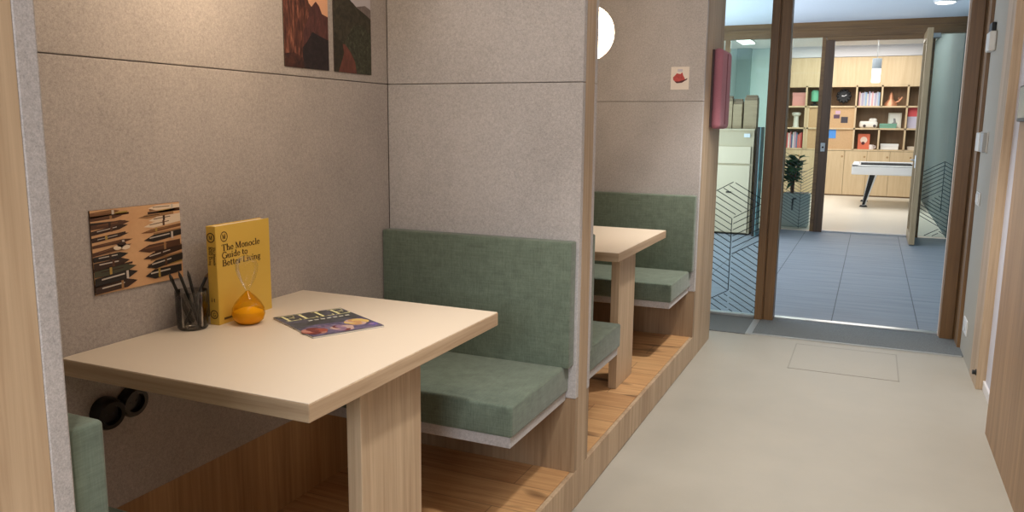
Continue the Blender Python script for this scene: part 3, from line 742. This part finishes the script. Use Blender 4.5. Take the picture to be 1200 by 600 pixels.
# ------------------------------------------------------------------ yellow book
def yellow_book():
    P = Vector((-1.647, 1.676, ZT))
    u = Vector((-.015, .2370, 0)).normalized()      # along the cover
    n = Vector((u.y, -u.x, 0))                      # cover normal, towards the corridor
    W, T, H = .236, .032, .281
    t = thing('hardback_book', 'thick yellow hardback guide standing upright on the table', 'book', P)
    R = Matrix(((u.x, n.x, 0, 0), (u.y, n.y, 0, 0), (0, 0, 1, 0), (0, 0, 0, 1)))
    def lbox(mb, a0, a1, b0, b1, c0, c1, bev=0):    # local: along cover, normal, height
        b = MB().box(a0, a1, b0, b1, c0, c1, bev, 2); bmesh.ops.transform(b.bm, matrix=Matrix.Translation(P) @ R, verts=b.bm.verts); bmesh.ops.recalc_face_normals(b.bm, faces=b.bm.faces)
        mb.merge(b.bm); return mb
    ycol = plain('book_cloth', srgb(222, 184, 80), .55)
    c = MB(); lbox(c, 0, W, -.003, 0, 0, H, .0008); lbox(c, 0, W, -T, -T+.003, 0, H, .0008); lbox(c, -.0005, .004, -T, 0, 0, H, .0012)
    cov = c.build('cover', ycol, t)
    lbox(MB(), .004, W-.004, -T+.003, -.003, .004, H-.0025).build('page_block', col(246, 234, 208), t)
    ink = plain('print_brown', srgb(66, 46, 22), .6)
    m = MB(); O = P+n*.0003; V = Vector((0, 0, 1))
    for line, z in (('The Monocle', H-.072), ('Guide to', H-.094), ('Better Living', H-.116)):
        write(m, line, O+u*.022+V*z, u, V, .0182, bold=1.05, track=.0, xs=1.36)
    cc = O+u*.034+V*(H-.032)
    ring(m, cc, u, V, .0135, .0024); write(m, 'M', cc-u*.0075-V*.0065, u, V, .013, bold=1.3)
    for k in range(9): m.prism([O+u*(.02+.004*k)+V*.012+n*.0002, O+u*(.0228+.004*k)+V*.012+n*.0002, O+u*(.0228+.004*k)+V*.018+n*.0002, O+u*(.02+.004*k)+V*.018+n*.0002], n*.0003)
    # spine
    sd = n; sn = -u; Q = P-u*.0008-n*T
    cc = Q+sd*(T/2)+V*(H-.032)
    ring(m, cc, sd, V, .0125, .003); write(m, 'M', cc-sd*.007-V*.006, sd, V, .012, bold=1.3)
    for j, txt in enumerate(('The Monocle', 'Guide to', 'Better Living')):
        write(m, txt, Q+sd*(.0225-.0075*j)+V*(H-.058), -V, sd, .0075, bold=1.3)
    write(m, 'i t', Q+sd*.008+V*.066, sd, V, .012, bold=1.3)
    cc = Q+sd*(T/2)+V*.030
    ring(m, cc, sd, V, .0115, .0026); write(m, 'G', cc-sd*.005-V*.006, sd, V, .011, bold=1.1)
    m.build('lettering', ink, cov)
yellow_book()

# ------------------------------------------------------------------ hourglass
def hourglass():
    c = Vector((-1.592, 1.732, ZT)); t = thing('hourglass', 'drop shaped glass hourglass with amber lower bulb before the yellow book', 'hourglass', c)
    low = [(0, .002), (.030, .002), (.041, .012), (.046, .028), (.044, .046), (.035, .062), (.022, .078), (.010, .089), (.0045, .095)]
    up = [(.0045, .095), (.007, .101), (.014, .113), (.024, .133), (.0305, .154), (.0315, .170), (.026, .186), (.014, .195), (0, .198)]
    MB().lathe(low, c, 40).build('lower_bulb', M['glass_amber'], t, True)
    MB().lathe(up, c, 40).build('upper_bulb', M['glass_clear'], t, True)
    MB().lathe([(0, .004), (.029, .004), (.039, .013), (.0435, .026), (.040, .036), (.020, .044), (0, .047)], c, 36).build('sand', M['sand'], t, True)
hourglass()

# ------------------------------------------------------------------ glass of pencils
CUP = Vector((-1.690, 1.620, ZT))
t = thing('pencil_glass', 'dark smoked glass tumbler of pencils beside the book spine', 'cup', CUP)
MB().lathe([(0, .0005), (.036, .0005), (.040, .005), (.0425, .05), (.043, .108), (.0405, .108), (.0395, .05), (.037, .010), (0, .009)], CUP, 40).build('glass', M['glass_smoke'], t, True)
pens = [(-.0095, 0, -.063, .166, 'pencil leaning out farthest towards the pen picture'), (.0095, .012, -.050, .172, 'pencil leaning out, its tip the tallest of the bunch'),
        (-.0185, .020, -.056, .158, 'pencil leaning out close along the felt wall'), (.0185, .010, -.026, .170, 'pencil tilting only slightly at the front of the bunch'),
        (0, -.033, .066, .147, 'pencil tilting towards the spine of the yellow book'), (.027, -.006, .010, .122, 'short pencil standing nearly upright inside the tumbler')]
for lx, by, ty, tz, lab in pens:
    a = CUP+Vector((lx, by, .012)); b = CUP+Vector((lx, ty, tz)); d = (b-a).normalized(); b = b-d*.016
    t = thing('pencil', 'black '+lab, 'pencil', a, 'black pencils in the smoked glass')
    MB().cyl(a, b, .0044, n=6).build('barrel', M['plastic_black'], t)
    MB().cyl(b, b+d*.016, .0044, .0005, n=8).build('sharpened_tip', col(120, 92, 66) if ty > .05 else col(52, 50, 50), t)

# ------------------------------------------------------------------ magazine
def magazine():
    A, B, C3, D = (Vector((-1.564, 1.801, ZT)), Vector((-1.461, 2.0, ZT)), Vector((-1.237, 1.851, ZT)), Vector((-1.328, 1.665, ZT)))
    u = (B-A); v = (D-A); W = .235; H = .27
    u = u.normalized(); v = Vector((u.y, -u.x, 0)) * 1.0
    H = ((D-A).length+(C3-B).length)/2; W = ((B-A).length+(C3-D).length)/2
    t = thing('magazine', 'fashion magazine with flowers on the cover lying on the white table top', 'magazine', A)
    TH = .0045
    U = lambda a, b, z=0: A+u*(a*W)+v*(b*H)+Vector((0, 0, z))
    MB().prism([U(.004, .004, .0006), U(.996, .004, .0006), U(.996, .996, .0006), U(.004, .996, .0006)], (0, 0, TH-.0009)).build('pages', col(232, 226, 214), t)
    cm, nt, b = newmat('magazine_print'); vv = ocoord(nt)
    n1 = noise(nt, vv, (1, 1, 1), 34, 5, .7); n2 = noise(nt, vv, (1, 1, 1), 16, 3, .6)
    c = ramp(nt, n1, [(.3, srgb(34, 36, 34)), (.55, srgb(70, 74, 76)), (.75, srgb(96, 100, 120))])
    c = mix(nt, c, ramp(nt, n2, [(.45, srgb(50, 52, 50)), (.6, srgb(120, 112, 150))]), .25)
    nt.links.new(c, b.inputs['Base Color']); b.inputs['Roughness'].default_value = .3
    low, nt, b = newmat('magazine_flowers'); vv = ocoord(nt)
    n1 = noise(nt, vv, (1, 1, 1), 40, 4, .7)
    nt.links.new(ramp(nt, n1, [(.3, srgb(52, 48, 74)), (.5, srgb(92, 84, 116)), (.7, srgb(136, 124, 150))]), b.inputs['Base Color']); b.inputs['Roughness'].default_value = .3
    m = MB(); m.prism([U(0, 0, TH-.0004), U(1, 0, TH-.0004), U(1, 1, TH-.0004), U(0, 1, TH-.0004)], (0, 0, .0007), 0)
    m.prism([U(0, 0, 0), U(1, 0, 0), U(1, 1, 0), U(0, 1, 0)], (0, 0, .0006), 0)
    top = TH+.0003
    m.poly([U(.02, .66, top+.0001), U(.3, .55, top+.0001), U(.7, .62, top+.0001), U(.98, .52, top+.0001), U(.99, .99, top+.0001), U(.01, .99, top+.0001)][::-1], 1)
    def bloom(a, b_, r, cols):
        for q in range(7):
            an = 2*PI*q/7+rnd.random(); rr = r*.55
            cc = (a+rr*math.cos(an), b_+rr*math.sin(an)*.8)
            pts = [U(cc[0]+r*.6*math.cos(2*PI*k/10), cc[1]+r*.5*math.sin(2*PI*k/10), top+.0002+.00005*q) for k in range(10)]
            m.poly(pts[::-1], cols[q % len(cols)])
        m.poly([U(a+r*.4*math.cos(2*PI*k/10), b_+r*.35*math.sin(2*PI*k/10), top+.0007) for k in range(10)][::-1], cols[-1])
    bloom(.14, .80, .15, [2, 3, 4]); bloom(.50, .84, .14, [5, 4, 6]); bloom(.80, .70, .15, [7, 5, 8]); bloom(.33, .68, .07, [6, 1]); bloom(.97-.05, .88, .06, [9, 6])
    for w, (a, bb) in enumerate(((.02, .30), (.26, .30), (.50, .30), (.74, .30))):
        write(m, 'ELLE'[w], U(a+.01, bb-.02, top+.0002), u, -v, H*.25, 10, bold=.62, xs=1.15)
    for k in range(7): m.prism([U(.30+.09*k, .38, top), U(.36+.09*k, .38, top), U(.36+.09*k, .355, top), U(.30+.09*k, .355, top)], (0, 0, .0004), 11)
    m.build('cover', [cm, low, col(150, 76, 62), col(178, 124, 112), col(112, 52, 48), col(190, 160, 152), col(140, 112, 136), col(206, 176, 104), col(190, 146, 100), col(96, 84, 170), col(238, 232, 176), col(214, 214, 200)], t)
magazine()

# ------------------------------------------------------------------ pictures on the felt
def pen_picture():
    y0, y1, z0, z1 = 1.371, 1.654, 1.027, 1.240
    t = thing('photo_print', 'unframed photo of old pens in two rows, on the felt wall above the tumbler', 'picture', (XW, y0, z0))
    W, H = y1-y0, z1-z0
    x = XW+.004
    MB().box(XW, x, y0, y1, z0, z1).build('board', col(92, 70, 52), t)
    m = MB(); base = streak('print_paper', [(.3, srgb(196, 150, 108)), (.7, srgb(216, 172, 128))], (1, 1, 1), 9)
    P = lambda a, b, k=0: Vector((x+.0002+k*.00006, y0+a*W, z0+b*H))
    m.poly([P(0, 0), P(1, 0), P(1, 1), P(0, 1)])
    mats = [base, col(52, 32, 22), col(80, 50, 34), col(118, 80, 50), col(150, 112, 74), col(226, 206, 182), col(34, 28, 26), col(196, 186, 176), col(66, 66, 50), col(170, 140, 70)]
    def pen(a0, a1, bb, w, tilt, mi, tipright, k):
        # tapered body with a nib at one end
        L = a1-a0; h = w/2
        s = tilt
        pts = [(a0, bb-h*.8), (a0+L*.75, bb-h+s*.75), (a1, bb+s), (a0+L*.75, bb+h+s*.75), (a0, bb+h*.8)] if tipright else [(a1, bb-h*.8+s), (a1, bb+h*.8+s), (a0+L*.25, bb+h+s*.25), (a0, bb), (a0+L*.25, bb-h+s*.25)]
        m.poly([P(*p, k) for p in pts], mi)
        # highlight along the barrel, and a collar
        m.poly([P(a0+L*.15, bb+h*.15+s*.15, k+1), P(a0+L*.68, bb+h*.1+s*.68, k+1), P(a0+L*.68, bb+h*.4+s*.68, k+1), P(a0+L*.15, bb+h*.45+s*.15, k+1)], 7 if mi in (6, 1) and k % 3 == 0 else (mi % 4)+1)
        cx = a0+L*((.35, .6, .5, .72, .44)[k % 5])
        m.poly([P(cx, bb-h+s*.5, k+2), P(cx+.025, bb-h+s*.5, k+2), P(cx+.025, bb+h+s*.5, k+2), P(cx, bb+h+s*.5, k+2)], (9, 7, 4, 1, 2)[(k//3) % 5])
    L = [(.0, .28, .95, .035, .02, 3), (.0, .30, .89, .03, .02, 2), (.0, .38, .80, .045, .03, 2), (.0, .36, .73, .04, .06, 1), (.0, .36, .64, .03, .05, 1), (.0, .40, .57, .03, .04, 2), (.0, .38, .48, .035, .07, 2), (.0, .34, .42, .05, .02, 6), (.0, .35, .34, .06, .02, 1), (.0, .42, .245, .06, .03, 8), (.0, .43, .15, .075, .05, 6), (.0, .42, .05, .07, .04, 1)]
    for k, (a0, a1, b, w, s, mi) in enumerate(L): pen(a0, a1+.03, b, w*1.5, s, mi, True, 3+3*k)
    Rr = [(.64, 1.0, .955, .04, .0, 5), (.52, .92, .85, .035, .02, 4), (.64, 1.0, .80, .045, .03, 5), (.58, 1.0, .73, .045, .05, 5), (.54, 1.0, .655, .03, .05, 3), (.57, 1.0, .56, .06, .05, 6), (.50, .98, .44, .065, .04, 2), (.55, 1.0, .33, .055, .08, 1), (.58, 1.0, .22, .07, .07, 6), (.56, .98, .11, .08, .03, 6)]
    for k, (a0, a1, b, w, s, mi) in enumerate(Rr): pen(a0-.02, a1, b, w*1.5, s, mi, False, 3+3*k)
    g = random.Random(3)
    for k in range(26):
        b = g.uniform(.03, .97); wd = g.uniform(.012, .028); sl = g.uniform(-.01, .05); mi = g.choice([1, 1, 2, 2, 3, 4, 6, 9])
        a0, a1 = (0, g.uniform(.2, .42)) if k % 2 else (g.uniform(.56, .74), 1.0)
        m.poly([P(a0, max(b-wd, .005), 1), P(a1, min(max(b-wd*.6+sl, .005), .99), 1), P(a1, min(b+wd*.6+sl, .995), 1), P(a0, min(b+wd, .99), 1)], mi)
    for q, (a, b) in enumerate(((.34, .52), (.30, .56), (.26, .53))): m.poly([P(a+.05*math.cos(2*PI*j/12), b+.03*math.sin(2*PI*j/12), 40) for j in range(12)], (5, 1, 5)[q])
    m.build('printed_face', mats, t)
pen_picture()

def poster(y0, y1, label, kind):
    z0, z1 = 1.641, 1.98
    t = thing('poster', label, 'picture', (XW, y0, z0), 'landscape posters on the felt wall')
    W, H = y1-y0, z1-z0; x = XW+.004
    MB().box(XW, x, y0, y1, z0, z1, .0015, 1).build('board', col(60, 46, 42), t)
    P = lambda a, b, k=0: Vector((x+.0003+k*.0001, y0+a*W, z0+b*H)); m = MB()
    if kind == 'canyon':
        mats = [col(232, 176, 140), streak('canyon_cliff', [(.36, srgb(46, 24, 22)), (.52, srgb(96, 54, 42)), (.7, srgb(160, 104, 82))], (1, 90, 16)), streak('canyon_far', [(.3, srgb(52, 28, 30)), (.7, srgb(108, 62, 56))], (1, 60, 18)),
                streak('canyon_trees', [(.35, srgb(20, 15, 18)), (.7, srgb(46, 32, 36))], (1, 50, 50)), streak('canyon_low', [(.35, srgb(36, 18, 18)), (.7, srgb(86, 46, 36))], (1, 40, 40))]
        m.poly([P(0, 0), P(1, 0), P(1, 1), P(0, 1)], 0)
        m.poly([P(.3, 0, 1), P(1, 0, 1), P(1, .53, 1), P(.86, .55, 1), P(.80, .62, 1), P(.72, .66, 1), P(.62, .60, 1), P(.56, .63, 1), P(.48, .72, 1), P(.3, .9, 1)], 2)
        m.poly([P(0, 0, 2), P(.42, 0, 2), P(.42, .35, 2), P(.55, .5, 2), P(.58, .60, 2), P(.5, .72, 2), P(.42, .9, 2), P(.3, 1, 2), P(0, 1, 2)], 1)
        m.poly([P(.38, 0, 3), P(1, 0, 3), P(1, .30, 3), P(.8, .33, 3), P(.62, .36, 3), P(.5, .26, 3), P(.4, .2, 3)], 3)
        m.poly([P(0, 0, 4), P(.42, 0, 4), P(.40, .10, 4), P(.2, .14, 4), P(0, .12, 4)], 4)
    else:
        mats = [col(190, 184, 190), streak('hill_far', [(.3, srgb(104, 92, 90)), (.7, srgb(136, 124, 120))], (1, 40, 40)), streak('hill_green', [(.32, srgb(34, 32, 26)), (.7, srgb(74, 68, 52))], (1, 40, 40)),
                streak('hill_bush', [(.34, srgb(36, 34, 26)), (.55, srgb(62, 64, 48)), (.74, srgb(98, 100, 78))], (1, 70, 70)), streak('hill_path', [(.3, srgb(84, 46, 38)), (.7, srgb(116, 66, 54))], (1, 40, 20)), streak('hill_dark', [(.3, srgb(24, 22, 18)), (.7, srgb(56, 50, 34))], (1, 60, 60))]
        m.poly([P(0, 0), P(1, 0), P(1, 1), P(0, 1)], 0)
        m.poly([P(.4, .5, 1), P(1, .5, 1), P(1, .70, 1), P(.85, .73, 1), P(.6, .70, 1), P(.5, .74, 1)], 1)
        m.poly([P(0, 0, 2), P(1, 0, 2), P(1, .60, 2), P(.85, .64, 2), P(.62, .69, 2), P(.45, .75, 2), P(.3, .86, 2), P(.1, .95, 2), P(0, .96, 2)], 2)
        m.poly([P(0, .30, 3), P(.3, .33, 3), P(.5, .50, 3), P(.75, .52, 3), P(1, .42, 3), P(1, 0, 3), P(0, 0, 3)], 3)
        m.poly([P(0, 0, 4), P(.4, 0, 4), P(.42, .2, 4), P(.25, .30, 4), P(0, .36, 4)], 5)
        m.poly([P(.10, 0, 5), P(.58, 0, 5), P(.54, .12, 5), P(.42, .22, 5), P(.28, .29, 5), P(.22, .29, 5), P(.25, .2, 5), P(.18, .1, 5)], 4)
    m.build('printed_face', mats, t)
poster(2.12, 2.352, 'poster of red canyon cliffs under a peach sky on the felt wall', 'canyon')
poster(2.384, 2.613, 'poster of a green hillside with a red earth path on the felt wall', 'hill')

# small card with a red hat on the end partition
t = thing('photo_card', 'small white card showing a red knitted hat on the end partition felt', 'picture', (-1.095, Y3A, 1.75))
yc = Y3A-.0025
MB().box(-1.150, -1.040, yc, Y3A, 1.683, 1.818).build('card', col(226, 216, 206), t)
m = MB(); Pq = lambda a, b, k=0: Vector((-1.150+.110*a, yc-.0003-k*.0001, 1.683+.135*b))
rd = streak('hat_red', [(.3, srgb(150, 44, 46)), (.7, srgb(206, 82, 76))], (50, 1, 50))
m.poly([Pq(.14, .42), Pq(.3, .32), Pq(.62, .34), Pq(.80, .44), Pq(.68, .62), Pq(.62, .76), Pq(.52, .68), Pq(.40, .70), Pq(.32, .72), Pq(.24, .64), Pq(.12, .54)], 0)
m.poly([Pq(.20, .36, 1), Pq(.35, .28, 1), Pq(.62, .30, 1), Pq(.90, .44, 1), Pq(.92, .50, 1), Pq(.7, .42, 1), Pq(.45, .36, 1)], 1)
m.poly([Pq(.36, .78, 1), Pq(.64, .78, 1), Pq(.64, .90, 1), Pq(.36, .90, 1)], 2)
m.build('printed_hat', [rd, col(80, 26, 30), col(196, 190, 200)], t)

# ------------------------------------------------------------------ black double wall socket under the table
t = thing('wall_socket', 'pair of round black power sockets on the felt wall below the table', 'socket', (XW, 1.40, .72))
def pod(y, z, dx, tilt):
    ax = Vector((1, tilt, -.15)).normalized(); c = Vector((XW-.002, y, z))
    s = MB().lathe([(0, 0), (.040, 0), (.041, .004), (.041, dx-.006), (.037, dx), (.026, dx), (.024, dx-.012), (0, dx-.013)], c, 36, axis=ax).build('socket_pod', M['plastic_black'], t, True)
    q = c+ax*(dx-.0125); side = ax.cross(Vector((0, 0, 1))).normalized()
    MB().cyl(q+side*.0095, q+side*.0095+ax*.001, .0035, n=10).cyl(q-side*.0095, q-side*.0095+ax*.001, .0035, n=10).build('contact_hole', col(44, 44, 46), s)
pod(1.452, .728, .030, 0); pod(1.372, .724, .040, -.1)

# ------------------------------------------------------------------ lights
def area(loc, rot, sx, sy, power, colr, name, spread=180):
    l = bpy.data.lights.new(name, 'AREA'); l.shape = 'RECTANGLE'; l.size = sx; l.size_y = sy; l.energy = power; l.color = colr; l.spread = math.radians(spread)
    o = bpy.data.objects.new(name, l); COL.objects.link(o); o.location = loc; o.rotation_euler = rot; return o
def spot(loc, power, colr, ang, name, blend=.5, r=.07):
    l = bpy.data.lights.new(name, 'SPOT'); l.energy = power; l.color = colr; l.spot_size = math.radians(ang); l.spot_blend = blend; l.shadow_soft_size = r
    o = bpy.data.objects.new(name, l); COL.objects.link(o); o.location = loc; return o
for y, pw in ((-.1, 105), (1.93, 118), (4.60, 180)):
    spot((-.27, y, CEIL-.02), pw, (1, .94, .86), 86, 'downlight', .6)
area((.1, 1.8, CEIL-.01), (0, 0, 0), .5, 6.5, 22, (1, .96, .90), 'corridor_ceiling_fill')  # soft overhead fill added to the downlights, no fitting of its own
area((0, -2.2, 2.0), (math.radians(70), 0, math.radians(12)), 1.1, 1.1, 60, (.86, .93, 1), 'corridor_cool_fill')  # cool fill added high behind the camera, not a known window
area((-3.4, 9.3, 1.3), (0, math.radians(-124), 0), 2.2, 4.8, 215, (.76, .88, 1), 'lobby_daylight')
area((-.5, 16.6, 3.2), (0, 0, 0), 2.6, 4.2, 150, (1, .97, .92), 'games_room_light')

w = bpy.data.worlds.new('World'); scene.world = w; w.use_nodes = True
bg = w.node_tree.nodes['Background']; bg.inputs[0].default_value = (.92, .95, 1, 1); bg.inputs[1].default_value = .38

# ------------------------------------------------------------------ camera (solved from the photograph's vanishing points)
f, pitch, yaw, roll = 938.389, -.1619, -.4185, .0105
cy, sy, cp, sp = math.cos(yaw), math.sin(yaw), math.cos(pitch), math.sin(pitch)
F = Vector((sy*cp, cy*cp, sp)); R0 = Vector((cy, -sy, 0)); U0 = R0.cross(F)
R = math.cos(roll)*R0+math.sin(roll)*U0; U = -math.sin(roll)*R0+math.cos(roll)*U0
cam = bpy.data.cameras.new('Camera'); cam.sensor_fit = 'HORIZONTAL'; cam.sensor_width = 36; cam.lens = 36*f/1200; cam.clip_start = .05
co = bpy.data.objects.new('Camera', cam); COL.objects.link(co)
co.matrix_world = Matrix(((R.x, U.x, -F.x, 0), (R.y, U.y, -F.y, 0), (R.z, U.z, -F.z, 1.46), (0, 0, 0, 1)))
scene.camera = co

vs = scene.view_settings
scene.display_settings.display_device = 'sRGB'
vs.view_transform = 'Standard'; vs.look = 'None'; vs.gamma = 1; vs.use_curve_mapping = False; vs.exposure = 0
